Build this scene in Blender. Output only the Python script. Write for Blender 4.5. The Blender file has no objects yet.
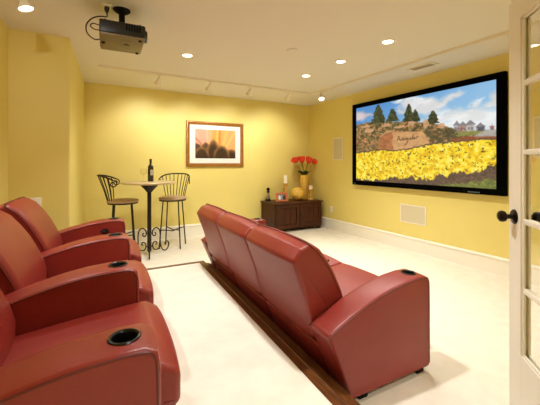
import bpy, bmesh, math, random
import numpy as np
from mathutils import Vector, Matrix

random.seed(7)
PI = math.pi
SC = bpy.context.scene
COL = SC.collection
R = math.radians

# ------------------------------------------------------------------ basics
def lin(c):
    return tuple(((v / 255) / 12.92 if v / 255 <= 0.04045 else ((v / 255 + 0.055) / 1.055) ** 2.4) for v in c)


def material(name, rgb, rough=0.6, metal=0.0, spec=0.5, noise=0.0, nscale=8.0, bump=0.0, bscale=120.0, coat=0.0, wave=None):
    m = bpy.data.materials.new(name)
    m.use_nodes = True
    nt = m.node_tree
    b = nt.nodes['Principled BSDF']
    base = lin(rgb)
    b.inputs['Base Color'].default_value = (*base, 1)
    b.inputs['Roughness'].default_value = rough
    b.inputs['Metallic'].default_value = metal
    b.inputs['Specular IOR Level'].default_value = spec
    b.inputs['Coat Weight'].default_value = coat
    b.inputs['Coat Roughness'].default_value = 0.25
    tc = nt.nodes.new('ShaderNodeTexCoord')
    if noise > 0 or wave:
        if wave:
            mp = nt.nodes.new('ShaderNodeMapping')
            mp.inputs['Scale'].default_value = wave
            nt.links.new(tc.outputs['Object'], mp.inputs['Vector'])
            src = mp.outputs['Vector']
        else:
            src = tc.outputs['Object']
        n = nt.nodes.new('ShaderNodeTexNoise')
        n.inputs['Scale'].default_value = nscale
        n.inputs['Detail'].default_value = 5
        nt.links.new(src, n.inputs['Vector'])
        r = nt.nodes.new('ShaderNodeValToRGB')
        r.color_ramp.elements[0].position = 0.3
        r.color_ramp.elements[1].position = 0.7
        r.color_ramp.elements[0].color = (*[max(0, c * (1 - noise)) for c in base], 1)
        r.color_ramp.elements[1].color = (*[min(1, c * (1 + noise)) for c in base], 1)
        nt.links.new(n.outputs['Fac'], r.inputs['Fac'])
        nt.links.new(r.outputs['Color'], b.inputs['Base Color'])
    if bump > 0:
        n2 = nt.nodes.new('ShaderNodeTexNoise')
        n2.inputs['Scale'].default_value = bscale
        n2.inputs['Detail'].default_value = 3
        nt.links.new(tc.outputs['Object'], n2.inputs['Vector'])
        bp = nt.nodes.new('ShaderNodeBump')
        bp.inputs['Strength'].default_value = bump
        bp.inputs['Distance'].default_value = 0.01
        nt.links.new(n2.outputs['Fac'], bp.inputs['Height'])
        nt.links.new(bp.outputs['Normal'], b.inputs['Normal'])
    return m


def emission(name, rgb, strength):
    m = bpy.data.materials.new(name)
    m.use_nodes = True
    nt = m.node_tree
    nt.nodes.remove(nt.nodes['Principled BSDF'])
    e = nt.nodes.new('ShaderNodeEmission')
    e.inputs['Color'].default_value = (*lin(rgb), 1)
    e.inputs['Strength'].default_value = strength
    nt.links.new(e.outputs[0], nt.nodes['Material Output'].inputs['Surface'])
    return m


def thin_glass(name, tint=(1, 1, 1), refl=0.025):
    m = bpy.data.materials.new(name)
    m.use_nodes = True
    nt = m.node_tree
    nt.nodes.remove(nt.nodes['Principled BSDF'])
    t = nt.nodes.new('ShaderNodeBsdfTransparent')
    t.inputs['Color'].default_value = (*tint, 1)
    g = nt.nodes.new('ShaderNodeBsdfGlossy')
    g.inputs['Roughness'].default_value = 0.02
    lw = nt.nodes.new('ShaderNodeLayerWeight')
    pw_ = nt.nodes.new('ShaderNodeMath'); pw_.operation = 'POWER'; pw_.inputs[1].default_value = 4.0
    f = nt.nodes.new('ShaderNodeMath'); f.operation = 'MULTIPLY_ADD'; f.inputs[1].default_value = 0.6; f.inputs[2].default_value = refl
    nt.links.new(lw.outputs['Facing'], pw_.inputs[0])
    nt.links.new(pw_.outputs[0], f.inputs[0])
    mx = nt.nodes.new('ShaderNodeMixShader')
    nt.links.new(f.outputs[0], mx.inputs[0])
    nt.links.new(t.outputs[0], mx.inputs[1])
    nt.links.new(g.outputs[0], mx.inputs[2])
    nt.links.new(mx.outputs[0], nt.nodes['Material Output'].inputs['Surface'])
    return m


def painted(name, strength=None, rough=0.5):
    """picture surface whose colours come from the 'paint' colour attribute"""
    m = bpy.data.materials.new(name)
    m.use_nodes = True
    nt = m.node_tree
    b = nt.nodes['Principled BSDF']
    a = nt.nodes.new('ShaderNodeVertexColor')
    a.layer_name = 'paint'
    if strength is None:
        nt.links.new(a.outputs['Color'], b.inputs['Base Color'])
    else:
        b.inputs['Base Color'].default_value = (0.02, 0.02, 0.02, 1)
        nt.links.new(a.outputs['Color'], b.inputs['Emission Color'])
        b.inputs['Emission Strength'].default_value = strength
    b.inputs['Roughness'].default_value = rough
    return m


M = dict(
    wall=material('yellow_paint', (229, 213, 126), 0.5, noise=0.025, nscale=1.5, bump=0.03, bscale=220),
    ceiling=material('cream_ceiling_paint', (224, 221, 210), 0.8, bump=0.02, bscale=200),
    trim=material('white_trim_paint', (240, 236, 224), 0.4),
    carpet=material('cream_carpet', (236, 231, 218), 0.95, spec=0.1, noise=0.05, nscale=9, bump=0.35, bscale=260),
    oak=material('dark_oak', (100, 60, 29), 0.28, noise=0.55, nscale=14, wave=(9, 0.7, 9), bump=0.05, bscale=60),
    leather=material('red_leather', (136, 44, 36), 0.38, spec=0.5, noise=0.07, nscale=5, bump=0.10, bscale=150),
    piping=material('dark_red_piping', (100, 28, 23), 0.45),
    black=material('black_plastic', (12, 12, 12), 0.3),
    velvet=material('black_velvet', (3, 3, 3), 0.9, spec=0.04),
    matte=material('matte_black', (7, 7, 8), 0.7, spec=0.2),
    iron=material('dark_wrought_iron', (34, 28, 22), 0.45, metal=0.4),
    tan=material('tan_cushion', (188, 162, 128), 0.75, noise=0.06, nscale=20),
    stone=material('beige_tabletop', (206, 184, 142), 0.35, noise=0.1, nscale=18),
    walnut=material('dark_walnut', (70, 36, 18), 0.5, spec=0.25, noise=0.35, nscale=9, wave=(6, 6, 0.8)),
    walnut_h=material('dark_walnut_top', (70, 37, 20), 0.45, spec=0.3, noise=0.35, nscale=9, wave=(0.8, 6, 6)),
    gold=material('gilded_wood', (156, 102, 36), 0.32, metal=0.25, noise=0.18, nscale=20),
    mat=material('white_mat_board', (232, 230, 226), 0.8),
    bronze=material('oil_rubbed_bronze', (30, 23, 18), 0.32, metal=0.6),
    fixture=material('white_fixture', (236, 228, 208), 0.45),
    grille=material('grey_speaker_cloth', (212, 203, 170), 0.85, bump=0.3, bscale=500),
    plate=material('white_plate', (240, 236, 224), 0.35),
    slot=material('dark_slot', (60, 55, 48), 0.6),
    yellow=material('mustard_ceramic', (224, 182, 80), 0.3, noise=0.22, nscale=26, bump=0.1, bscale=60),
    yellowwood=material('ochre_wood', (214, 170, 76), 0.45, noise=0.2, nscale=22),
    wax=material('white_wax', (246, 240, 226), 0.5),
    orange=material('orange_frame_wood', (206, 116, 70), 0.4, noise=0.1, nscale=40),
    redpetal=material('red_petal', (226, 62, 26), 0.5, noise=0.15, nscale=50),
    green=material('leaf_green', (48, 70, 24), 0.5, noise=0.2, nscale=30),
    stem=material('stem_green', (120, 126, 50), 0.5),
    bottle=material('dark_bottle_glass', (16, 14, 10), 0.08, spec=0.7, coat=0.5),
    foil=material('maroon_foil', (44, 12, 12), 0.35),
    label=material('cream_label', (176, 166, 150), 0.6),
    silver=material('pewter', (150, 144, 130), 0.3, metal=0.8),
    glass=thin_glass('clear_pane_glass'),
    wineglass=thin_glass('wine_glass_crystal', (0.985, 0.985, 0.975), 0.03),
    proj=material('projector_shaded_side', (16, 15, 14), 0.4),  # shadow on the projector sides put into the colour
    projlit=material('projector_lit_olive', (120, 108, 74), 0.45),  # light on the projector underside put into the colour
    strip=material('brass_contact_strip', (84, 66, 38), 0.6),
    lens=material('lens_glass', (8, 10, 18), 0.05, coat=1.0),
    badge=material('badge_teal_grey', (96, 116, 116), 0.4),
    bulb=emission('lit_bulb', (255, 244, 222), 9.0),
    rubber=material('black_cable', (14, 12, 11), 0.45),
)

# ------------------------------------------------------------------ mesh helpers
def obj(name, bm, mat, parent=None, smooth=True, angle=35):
    bmesh.ops.recalc_face_normals(bm, faces=bm.faces[:])
    me = bpy.data.meshes.new(name)
    bm.to_mesh(me)
    bm.free()
    me.materials.append(mat)
    if smooth:
        for p in me.polygons:
            p.use_smooth = True
        me.set_sharp_from_angle(angle=R(angle))
    o = bpy.data.objects.new(name, me)
    COL.objects.link(o)
    if parent is not None:
        o.parent = parent
    return o


def empty(name, loc=(0, 0, 0), rz=0.0):
    o = bpy.data.objects.new(name, None)
    o.empty_display_size = 0.1
    o.location = loc
    o.rotation_euler = (0, 0, rz)
    COL.objects.link(o)
    return o


def tag(o, label=None, cat=None, group=None, kind=None):
    if label: o['label'] = label
    if cat: o['category'] = cat
    if group: o['group'] = group
    if kind: o['kind'] = kind
    return o


def struct(name, bm, mat, **k):
    o = obj(name, bm, mat, **k)
    o['kind'] = 'structure'
    return o


def copy_tree(o, parent=None):
    c = o.copy()
    COL.objects.link(c)
    if parent is not None:
        c.parent = parent
        c.matrix_parent_inverse = o.matrix_parent_inverse
    for ch in list(o.children):
        copy_tree(ch, c)
    return c


def box(bm, x0, x1, y0, y1, z0, z1, bevel=0.0, seg=2):
    r = bmesh.ops.create_cube(bm, size=1.0)
    vs = r['verts']
    for v in vs:
        v.co = Vector(((x0 + x1) / 2 + v.co.x * (x1 - x0), (y0 + y1) / 2 + v.co.y * (y1 - y0), (z0 + z1) / 2 + v.co.z * (z1 - z0)))
    if bevel > 0:
        es = list({e for v in vs for e in v.link_edges})
        bmesh.ops.bevel(bm, geom=es, offset=bevel, segments=seg, affect='EDGES', profile=0.5)


def B(*a, **k):
    bm = bmesh.new()
    box(bm, *a, **k)
    return bm


def prism(bm, pts, z0, z1):
    lo = [bm.verts.new((x, y, z0)) for x, y in pts]
    hi = [bm.verts.new((x, y, z1)) for x, y in pts]
    n = len(pts)
    for i in range(n):
        bm.faces.new((lo[i], lo[(i + 1) % n], hi[(i + 1) % n], hi[i]))
    bm.faces.new(lo[::-1])
    bm.faces.new(hi)


def lathe(bm, prof, n=32, c=(0, 0, 0), mtx=None):
    rings = []
    for r, z in prof:
        if r < 1e-6:
            rings.append([bm.verts.new((c[0], c[1], c[2] + z))])
        else:
            rings.append([bm.verts.new((c[0] + r * math.cos(2 * PI * i / n), c[1] + r * math.sin(2 * PI * i / n), c[2] + z)) for i in range(n)])
    for a, b in zip(rings[:-1], rings[1:]):
        if len(a) == 1 and len(b) == 1:
            continue
        for i in range(n):
            j = (i + 1) % n
            if len(a) == 1:
                bm.faces.new((a[0], b[j], b[i]))
            elif len(b) == 1:
                bm.faces.new((a[i], a[j], b[0]))
            else:
                bm.faces.new((a[i], a[j], b[j], b[i]))
    for rr, end in ((rings[0], 0), (rings[-1], 1)):
        if len(rr) > 1:
            bm.faces.new(rr if end else rr[::-1])
    if mtx is not None:
        bmesh.ops.transform(bm, matrix=mtx, verts=[v for r in rings for v in r])


def catmull(pts, k=6):
    P = [Vector(p) for p in pts]
    out = []
    for i in range(len(P) - 1):
        p0 = P[i - 1] if i else P[0] * 2 - P[1]
        p1, p2 = P[i], P[i + 1]
        p3 = P[i + 2] if i + 2 < len(P) else P[-1] * 2 - P[-2]
        for j in range(k):
            t = j / k
            out.append(0.5 * ((2 * p1) + (p2 - p0) * t + (2 * p0 - 5 * p1 + 4 * p2 - p3) * t * t + (3 * p1 - p0 - 3 * p2 + p3) * t ** 3))
    out.append(P[-1])
    return out


def tube(bm, pts, r, n=8, closed=False):
    P = [Vector(p) for p in pts]
    m = len(P)
    rad = r if isinstance(r, (list, tuple)) else [r] * m
    T = []
    for i in range(m):
        if closed:
            t = P[(i + 1) % m] - P[i - 1]
        else:
            t = P[min(i + 1, m - 1)] - P[max(i - 1, 0)]
        T.append(t.normalized())
    up = Vector((0, 0, 1)) if abs(T[0].z) < 0.9 else Vector((1, 0, 0))
    N = (up - T[0] * up.dot(T[0])).normalized()
    rings = []
    for i in range(m):
        N = (N - T[i] * N.dot(T[i])).normalized()
        Bn = T[i].cross(N)
        rings.append([bm.verts.new(P[i] + (N * math.cos(2 * PI * k / n) + Bn * math.sin(2 * PI * k / n)) * rad[i]) for k in range(n)])
    pairs = list(zip(rings[:-1], rings[1:]))
    if closed:
        pairs.append((rings[-1], rings[0]))
    for a, b in pairs:
        for k in range(n):
            l = (k + 1) % n
            bm.faces.new((a[k], a[l], b[l], b[k]))
    if not closed:
        bm.faces.new(rings[0][::-1])
        bm.faces.new(rings[-1])


def TB(pts, r, n=8, closed=False):
    bm = bmesh.new()
    tube(bm, pts, r, n, closed)
    return bm


def round_poly(pts, radii, seg=5):
    out = []
    n = len(pts)
    for i in range(n):
        p = Vector(pts[i]); a = Vector(pts[i - 1]); b = Vector(pts[(i + 1) % n])
        r = radii[i] if isinstance(radii, (list, tuple)) else radii
        if r <= 0:
            out.append(p); continue
        da, db = (a - p), (b - p)
        la, lb = da.length, db.length
        da.normalize(); db.normalize()
        ang = da.angle(db)
        if ang > PI - 0.02:
            out.append(p); continue
        d = min(r / math.tan(ang / 2), la * 0.48, lb * 0.48)
        p0, p1 = p + da * d, p + db * d
        for j in range(seg + 1):
            t = j / seg
            out.append((1 - t) ** 2 * p0 + 2 * t * (1 - t) * p + t * t * p1)
    return out


def inset_poly(P, d):
    n = len(P)
    area = sum(P[i].x * P[(i + 1) % n].y - P[(i + 1) % n].x * P[i].y for i in range(n))
    s = 1 if area > 0 else -1
    out = []
    for i in range(n):
        t = P[(i + 1) % n] - P[i - 1]
        if t.length < 1e-9:
            out.append(P[i].copy()); continue
        t.normalize()
        out.append(P[i] + Vector((-t.y, t.x)) * s * d)
    return out


def loft_y(bm, poly, y0, y1, r=0.02, crown=0.0, n=4, mid=7):
    """a rounded cushion: the (x,z) outline swept along y, softened at both ends and crowned between"""
    st = [(y0, r + 0.005)]
    for i in range(n + 1):
        a = PI / 2 * i / n
        st.append((y0 + r * (1 - math.cos(a)), r * (1 - math.sin(a))))
    for i in range(1, mid):
        s = i / mid
        st.append((y0 + r + (y1 - y0 - 2 * r) * s, -crown * (1 - abs(2 * s - 1) ** 2.5)))
    for i in range(n, -1, -1):
        a = PI / 2 * i / n
        st.append((y1 - r * (1 - math.cos(a)), r * (1 - math.sin(a))))
    st.append((y1, r + 0.005))
    rings = []
    for y, d in st:
        q = inset_poly(poly, d)
        rings.append([bm.verts.new((p.x, y, p.y)) for p in q])
    m = len(poly)
    for a, b in zip(rings[:-1], rings[1:]):
        for k in range(m):
            l = (k + 1) % m
            bm.faces.new((a[k], a[l], b[l], b[k]))
    bm.faces.new(rings[0][::-1])
    bm.faces.new(rings[-1])


def cut(o, cutters):
    """carve the cutter meshes out of an object, leaving one plain mesh"""
    tmp = []
    for bm in cutters:
        bmesh.ops.recalc_face_normals(bm, faces=bm.faces[:])
        me = bpy.data.meshes.new('tmp'); bm.to_mesh(me); bm.free()
        c = bpy.data.objects.new('tmp', me); COL.objects.link(c); tmp.append(c)
        md = o.modifiers.new('b', 'BOOLEAN'); md.operation = 'DIFFERENCE'; md.solver = 'EXACT'; md.object = c
    par = o.parent
    o.parent = None
    bpy.context.view_layer.update()
    dg = bpy.context.evaluated_depsgraph_get()
    me = bpy.data.meshes.new_from_object(o.evaluated_get(dg))
    o.modifiers.clear()
    old = o.data
    nm = old.name
    o.data = me
    bpy.data.meshes.remove(old)
    me.name = nm
    for p in me.polygons:
        p.use_smooth = True
    me.set_sharp_from_angle(angle=R(35))
    for c in tmp:
        bpy.data.objects.remove(c)
    o.parent = par
    return o


# ------------------------------------------------------------------ numpy painters
def vnoise(u, v, seed=0):
    def h(ix, iy):
        n = (ix * 374761393 + iy * 668265263 + seed * 982451653) & 0x7fffffff
        n = ((n ^ (n >> 13)) * 1274126177) & 0x7fffffff
        return ((n ^ (n >> 16)) & 0xffff) / 65535.0
    iu, iv = np.floor(u).astype(np.int64), np.floor(v).astype(np.int64)
    fu, fv = u - iu, v - iv
    fu, fv = fu * fu * (3 - 2 * fu), fv * fv * (3 - 2 * fv)
    return (h(iu, iv) * (1 - fu) + h(iu + 1, iv) * fu) * (1 - fv) + (h(iu, iv + 1) * (1 - fu) + h(iu + 1, iv + 1) * fu) * fv


def fbm(u, v, seed=0, o=4):
    s, a, t = 0, 1, 0
    for i in range(o):
        s = s + a * vnoise(u * 2 ** i, v * 2 ** i, seed + i); t += a; a *= 0.55
    return s / t


def sstep(x, a, b):
    t = np.clip((x - a) / (b - a), 0, 1)
    return t * t * (3 - 2 * t)


def blend(img, mask, rgb):
    m = mask[..., None] if mask.ndim == 2 else mask
    return img * (1 - m) + np.asarray(rgb, float) * m


def inside(U, V, pts, soft=0.004):
    """soft mask of a polygon"""
    ins = np.zeros(U.shape, bool)
    d = np.full(U.shape, 9.0)
    n = len(pts)
    for i in range(n):
        x0, y0 = pts[i]; x1, y1 = pts[(i + 1) % n]
        if y0 != y1:
            c = ((y0 > V) != (y1 > V)) & (U < (x1 - x0) * (V - y0) / (y1 - y0) + x0)
            ins ^= c
        ex, ey = x1 - x0, y1 - y0
        t = np.clip(((U - x0) * ex + (V - y0) * ey) / (ex * ex + ey * ey + 1e-12), 0, 1)
        d = np.minimum(d, np.hypot(U - x0 - t * ex, V - y0 - t * ey))
    sd = np.where(ins, d, -d)
    return sstep(sd, -soft, soft)


def line(U, V, pts, w):
    d = np.full(U.shape, 9.0)
    for (x0, y0), (x1, y1) in zip(pts[:-1], pts[1:]):
        ex, ey = x1 - x0, y1 - y0
        t = np.clip(((U - x0) * ex + (V - y0) * ey) / (ex * ex + ey * ey + 1e-12), 0, 1)
        d = np.minimum(d, np.hypot(U - x0 - t * ex, V - y0 - t * ey))
    return sstep(d, w * 1.6, w * 0.5)


def picture(name, nu, nv, corner, du, dv, img, mat, parent):
    """flat picture: grid of nu x nv cells from its upper-left corner, colours stored per vertex"""
    u = np.linspace(0, 1, nu + 1); v = np.linspace(0, 1, nv + 1)
    U, V = np.meshgrid(u, v)
    co = np.array(corner)[None, None] + U[..., None] * np.array(du) + V[..., None] * np.array(dv)
    me = bpy.data.meshes.new(name)
    i = np.arange(nu * nv); r, c = i // nu, i % nu
    a = r * (nu + 1) + c
    faces = np.stack([a, a + nu + 1, a + nu + 2, a + 1], 1)
    me.vertices.add((nu + 1) * (nv + 1)); me.vertices.foreach_set('co', co.reshape(-1))
    me.loops.add(4 * nu * nv); me.loops.foreach_set('vertex_index', faces.reshape(-1))
    me.polygons.add(nu * nv)
    me.polygons.foreach_set('loop_start', np.arange(nu * nv) * 4)
    me.update(calc_edges=True)
    me.validate()
    s = np.clip(img, 0, 255) / 255
    l = np.where(s <= 0.04045, s / 12.92, ((s + 0.055) / 1.055) ** 2.4)
    at = me.color_attributes.new('paint', 'FLOAT_COLOR', 'POINT')
    at.data.foreach_set('color', np.concatenate([l, np.ones(l.shape[:2] + (1,))], 2).reshape(-1).astype(np.float32))
    me.materials.append(mat)
    o = bpy.data.objects.new(name, me)
    COL.objects.link(o)
    o.parent = parent
    return o


# ------------------------------------------------------------------ room
XR, YB, H, HP = 3.96, 5.46, 2.44, 0.174
struct('floor', B(-1.2, 4.1, -1.7, 5.6, -0.1, 0), M['carpet'], smooth=False)
struct('ceiling', B(-1.2, 4.1, -1.7, 5.6, H, H + 0.1), M['ceiling'], smooth=False)
struct('wall_right', B(XR, XR + 0.14, -1.7, 5.6, 0, H), M['wall'], smooth=False)
struct('wall_back', B(-1.2, XR, YB, YB + 0.14, 0, H), M['wall'], smooth=False)
bm = bmesh.new()
c = round_poly([(-0.95, 3.62), (-0.184, 3.62), (-0.103, YB), (-0.95, YB)], [0, 0.018, 0, 0], 6)
prism(bm, [(p.x, p.y) for p in c], 0, H)
struct('wall_alcove', bm, M['wall'], angle=30)
bm = bmesh.new()
prism(bm, [(-0.652, 3.62), (-0.845, -1.6), (-1.1, -1.6), (-1.1, 3.62)], 0, H)
struct('wall_left', bm, M['wall'], smooth=False)
struct('wall_near', B(-1.1, XR, -1.74, -1.6, 0, H), M['wall'], smooth=False)
struct('wall_partition', B(1.42, XR, 0.06, 0.18, 0, H), M['wall'], smooth=False)

# baseboards: a tall flat board with a lighter bead on top
def baseboard(name, p, q, nrm):
    bm = bmesh.new()
    prof = [(0, 0), (0.014, 0), (0.014, 0.165), (0.022, 0.170), (0.024, 0.182), (0.018, 0.192), (0.010, 0.200), (0, 0.200)]
    n = len(prof)
    rings = []
    for e in (p, q):
        rings.append([bm.verts.new((e[0] + nrm[0] * a, e[1] + nrm[1] * a, z)) for a, z in prof])
    for k in range(n):
        bm.faces.new((rings[0][k], rings[0][(k + 1) % n], rings[1][(k + 1) % n], rings[1][k]))
    bm.faces.new(rings[0]); bm.faces.new(rings[1][::-1])
    return struct(name, bm, M['trim'], smooth=False)

baseboard('baseboard_right', (XR, 0.18), (XR, YB - 0.0), (-1, 0))
baseboard('baseboard_back', (-0.10, YB), (XR - 0.02, YB), (0, -1))
baseboard('baseboard_alcove', (-0.184, 3.63), (-0.104, YB - 0.02), (1, -0.04))

# raised platform with its oak nosing
NW = 0.093
near_o, corner_o, left_o = (1.008, 0.80), (1.102, 3.465), (-0.66, 3.515)
bm = bmesh.new()
prism(bm, [(-0.755, 0.80), (near_o[0] - NW, 0.80), (corner_o[0] - NW - 0.003, corner_o[1] - NW + 0.003), (-0.66, left_o[1] - NW + 0.003), (-0.67, 3.0)], 0.001, HP)
struct('floor_platform', bm, M['carpet'], smooth=False)

def nosing(name, p, q, flip, mitre_q, wide=0.0):
    """stair-nosing moulding along p-q; its profile runs outward and down"""
    prof = [(0, 0.001), (0, HP + 0.003), (0.042, HP + 0.003), (0.047, HP - 0.002), (0.051, HP - 0.002), (0.056, HP + 0.001), (0.064, HP - 0.002), (0.070, HP - 0.010),
            (0.071, HP - 0.018), (0.080, HP - 0.020), (0.089, HP - 0.026), (NW, HP - 0.036), (NW, 0.001)]
    if wide:   # a stepped cove moulding under the nosing
        prof = prof[:-2] + [(NW, HP - 0.040), (NW + wide * 0.5, HP - 0.044), (NW + wide * 0.6, HP - 0.052), (NW + wide * 0.9, HP - 0.056), (NW + wide, HP - 0.070), (NW + wide, 0.001)]
    P, Q = Vector(p), Vector(q)
    d = (Q - P).normalized()
    out = Vector((d.y, -d.x)) * (1 if not flip else -1)
    bm = bmesh.new()
    rings = []
    for e, mt in ((P, 0), (Q, mitre_q)):
        rings.append([bm.verts.new((*(e - out * (NW - a) + d * mt * (min(a, NW) - NW)), z)) for a, z in prof])
    n = len(prof)
    for k in range(n):
        bm.faces.new((rings[0][k], rings[0][(k + 1) % n], rings[1][(k + 1) % n], rings[1][k]))
    bm.faces.new(rings[0]); bm.faces.new(rings[1][::-1])
    return struct(name, bm, M['oak'], smooth=False)

nosing('trim_1', near_o, corner_o, False, 1, 0.078)
o = nosing('trim_2', left_o, corner_o, True, 1)

# ------------------------------------------------------------------ theatre sofas
ARM_TOP = [(-0.097, 0.390), (-0.04, 0.420), (0.05, 0.459), (0.14, 0.494), (0.235, 0.524), (0.34, 0.551), (0.44, 0.568), (0.54, 0.576), (0.615, 0.575)]
AW = 0.165
BACKREST = [(-0.058, 0.285), (-0.110, 0.50), (-0.192, 0.722), (-0.140, 0.785), (-0.070, 0.806), (-0.012, 0.768), (0.038, 0.705), (0.080, 0.640), (0.114, 0.572), (0.142, 0.51), (0.162, 0.44), (0.162, 0.285)]
BACK_R = [0.035, 0, 0.035, 0.03, 0.035, 0, 0, 0, 0, 0, 0.0, 0.03]
SEAT = [(0.10, 0.27), (0.10, 0.362), (0.45, 0.404), (0.68, 0.424), (0.742, 0.385), (0.742, 0.27)]
CUP = 0.568


def arm(root, y0):
    pts = ARM_TOP + [(0.648, 0.559), (0.656, 0.51), (0.658, 0.035), (0.052, 0.035)]
    rad = [0.03] + [0] * (len(ARM_TOP) - 1) + [0.0, 0.0, 0.03, 0.03]
    poly = round_poly(pts, rad, 4)
    bm = bmesh.new()
    loft_y(bm, poly, y0, y0 + AW, r=0.014, crown=0.003, n=4, mid=6)
    a = obj('arm', bm, M['leather'], None)
    c = bmesh.new()
    lathe(c, [(0.036, 0.50), (0.036, 0.64)], 32, (CUP, y0 + AW / 2, 0))
    cut(a, [c])
    a.parent = root
    # piped seams along both upper edges and down the front
    for s, y in ((0, y0 + 0.0015), (1, y0 + AW - 0.0015)):
        path = [(x, y, z - 0.011) for x, z in ARM_TOP] + [(0.636, y, 0.551), (0.645, y, 0.51), (0.647, y, 0.3), (0.647, y, 0.06)]
        obj('arm_piping', TB(catmull(path, 3), 0.0042, 6), M['piping'], a)
    bm = bmesh.new()
    zc = 0.576
    lathe(bm, [(0.0, 0.505 - zc), (0.0355, 0.505 - zc), (0.0355, 0.001), (0.042, -0.001), (0.0442, 0.003), (0.042, 0.0062), (0.038, 0.007), (0.034, 0.004), (0.0325, 0.0), (0.0325, 0.509 - zc), (0.0, 0.509 - zc)], 36, (CUP, y0 + AW / 2, zc))
    obj('cup_holder', bm, M['black'], a)
    for fx in (0.12, 0.565):
        obj('foot', B(fx, fx + 0.06, y0 + 0.02, y0 + AW - 0.02, 0.001, 0.045, bevel=0.004), M['matte'], root)
    return a


def backrest(root, y0, y1, dx=0.0):
    poly = round_poly([(x + dx, z) for x, z in BACKREST], BACK_R, 4)
    bm = bmesh.new()
    loft_y(bm, poly, y0, y1, r=0.024, crown=0.010, n=5, mid=8)
    b = obj('backrest', bm, M['leather'], root)
    fr = [(0.136, 0.40), (0.130, 0.45), (0.114, 0.51), (0.087, 0.569), (0.053, 0.633), (0.011, 0.698), (-0.038, 0.758), (-0.078, 0.792)]
    e = 0.001
    fr = [(x + dx, z) for x, z in fr]
    path = [(x, y0 + e, z) for x, z in fr] + [(-0.086 + dx, y0 + 0.012, 0.803), (-0.087 + dx, y0 + 0.06, 0.811)] + [(-0.087 + dx, y0 + (y1 - y0) * s, 0.8125) for s in (0.3, 0.5, 0.7)] + \
           [(-0.087 + dx, y1 - 0.06, 0.811), (-0.086 + dx, y1 - 0.012, 0.803)] + [(x, y1 - e, z) for x, z in fr[::-1]]
    obj('backrest_piping', TB(catmull(path, 4), 0.0042, 6), M['piping'], b)
    # lower back panel
    poly = round_poly([(0.056, 0.04), (-0.036, 0.258), (0.04, 0.258), (0.12, 0.04)], 0.022, 3)
    bm = bmesh.new()
    loft_y(bm, poly, y0 + 0.003, y1 - 0.003, r=0.012, crown=0.004)
    obj('lower_back_panel', bm, M['leather'], root)
    return b


def seat(root, y0, y1):
    bm = bmesh.new()
    loft_y(bm, round_poly(SEAT, [0.03, 0.03, 0, 0.04, 0.04, 0.03], 4), y0, y1, r=0.022, crown=0.010, n=5, mid=8)
    s = obj('seat', bm, M['leather'], root)
    path = [(0.15, y0 + 0.003, 0.340), (0.45, y0 + 0.003, 0.377), (0.66, y0 + 0.003, 0.397), (0.712, y0 + 0.004, 0.37), (0.722, y0 + 0.004, 0.295)]
    obj('seat_piping', TB(path, 0.004, 6), M['piping'], s)
    bm = bmesh.new()
    loft_y(bm, round_poly([(0.64, 0.07), (0.64, 0.264), (0.732, 0.264), (0.722, 0.07)], 0.02, 3), y0 + 0.004, y1 - 0.004, r=0.018, crown=0.005)
    obj('footrest_panel', bm, M['leather'], root)
    obj('seat_frame', B(0.165, 0.64, y0 + 0.01, y1 - 0.01, 0.06, 0.275), M['matte'], root)


def lever(root, x, y, z):
    bm = bmesh.new()
    lathe(bm, [(0, -0.004), (0.024, -0.004), (0.028, 0.002), (0.024, 0.010), (0, 0.012)], 20, mtx=Matrix.Translation((x, y, z)) @ Matrix.Rotation(R(90), 4, 'X'))
    tube(bm, [(x, y - 0.008, z), (x - 0.035, y - 0.014, z + 0.014)], 0.009, 8)
    obj('recline_lever', bm, M['black'], root)


# front sofa on the lower floor: three seats between two arms
fs = empty('theater_sofa', (1.100, 1.222, 0), R(-1.5))
tag(fs, 'red leather three-seat sofa on the lower floor, its back against the platform', 'sofa')
LF = 2.30
arm(fs, 0); arm(fs, LF - AW)
sw = (LF - 2 * AW - 0.008) / 3
for i in range(3):
    a, b = AW + 0.004 + i * sw + 0.004, AW + 0.004 + (i + 1) * sw - 0.004
    backrest(fs, a, b); seat(fs, a, b)
obj('recline_lever', TB([(0.50, AW + sw - 0.01, 0.435), (0.505, AW + sw - 0.012, 0.452), (0.53, AW + sw - 0.014, 0.466)], [0.012, 0.013, 0.009], 10), M['black'], fs)

# rear row on the platform: three recliners sharing four arms
rs = empty('recliner_row', (-0.492, 0.92, HP), R(-2.4))
tag(rs, 'row of three red leather recliners with four cupholder arms on the platform', 'sofa')
PITCH = 0.72
for i in range(4):
    arm(rs, i * PITCH)
for i in range(3):
    a, b = i * PITCH + AW + 0.003, (i + 1) * PITCH - 0.003
    backrest(rs, a, b, 0.035); seat(rs, a, b)
    if i == 2:
        lever(rs, 0.50, b + 0.003, 0.485)

# ------------------------------------------------------------------ screen on the right wall
sc_ = empty('projection_screen', (XR, 2.943, 1.56))
tag(sc_, 'huge black-framed screen showing yellow flowers and sky on the right wall', 'screen')
ty0, ty1, tz0, tz1 = -1.148, 1.167, -0.677, 0.676
sy0, sy1, sz0, sz1 = -1.062, 1.087, -0.605, 0.606
bm = bmesh.new()
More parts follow.
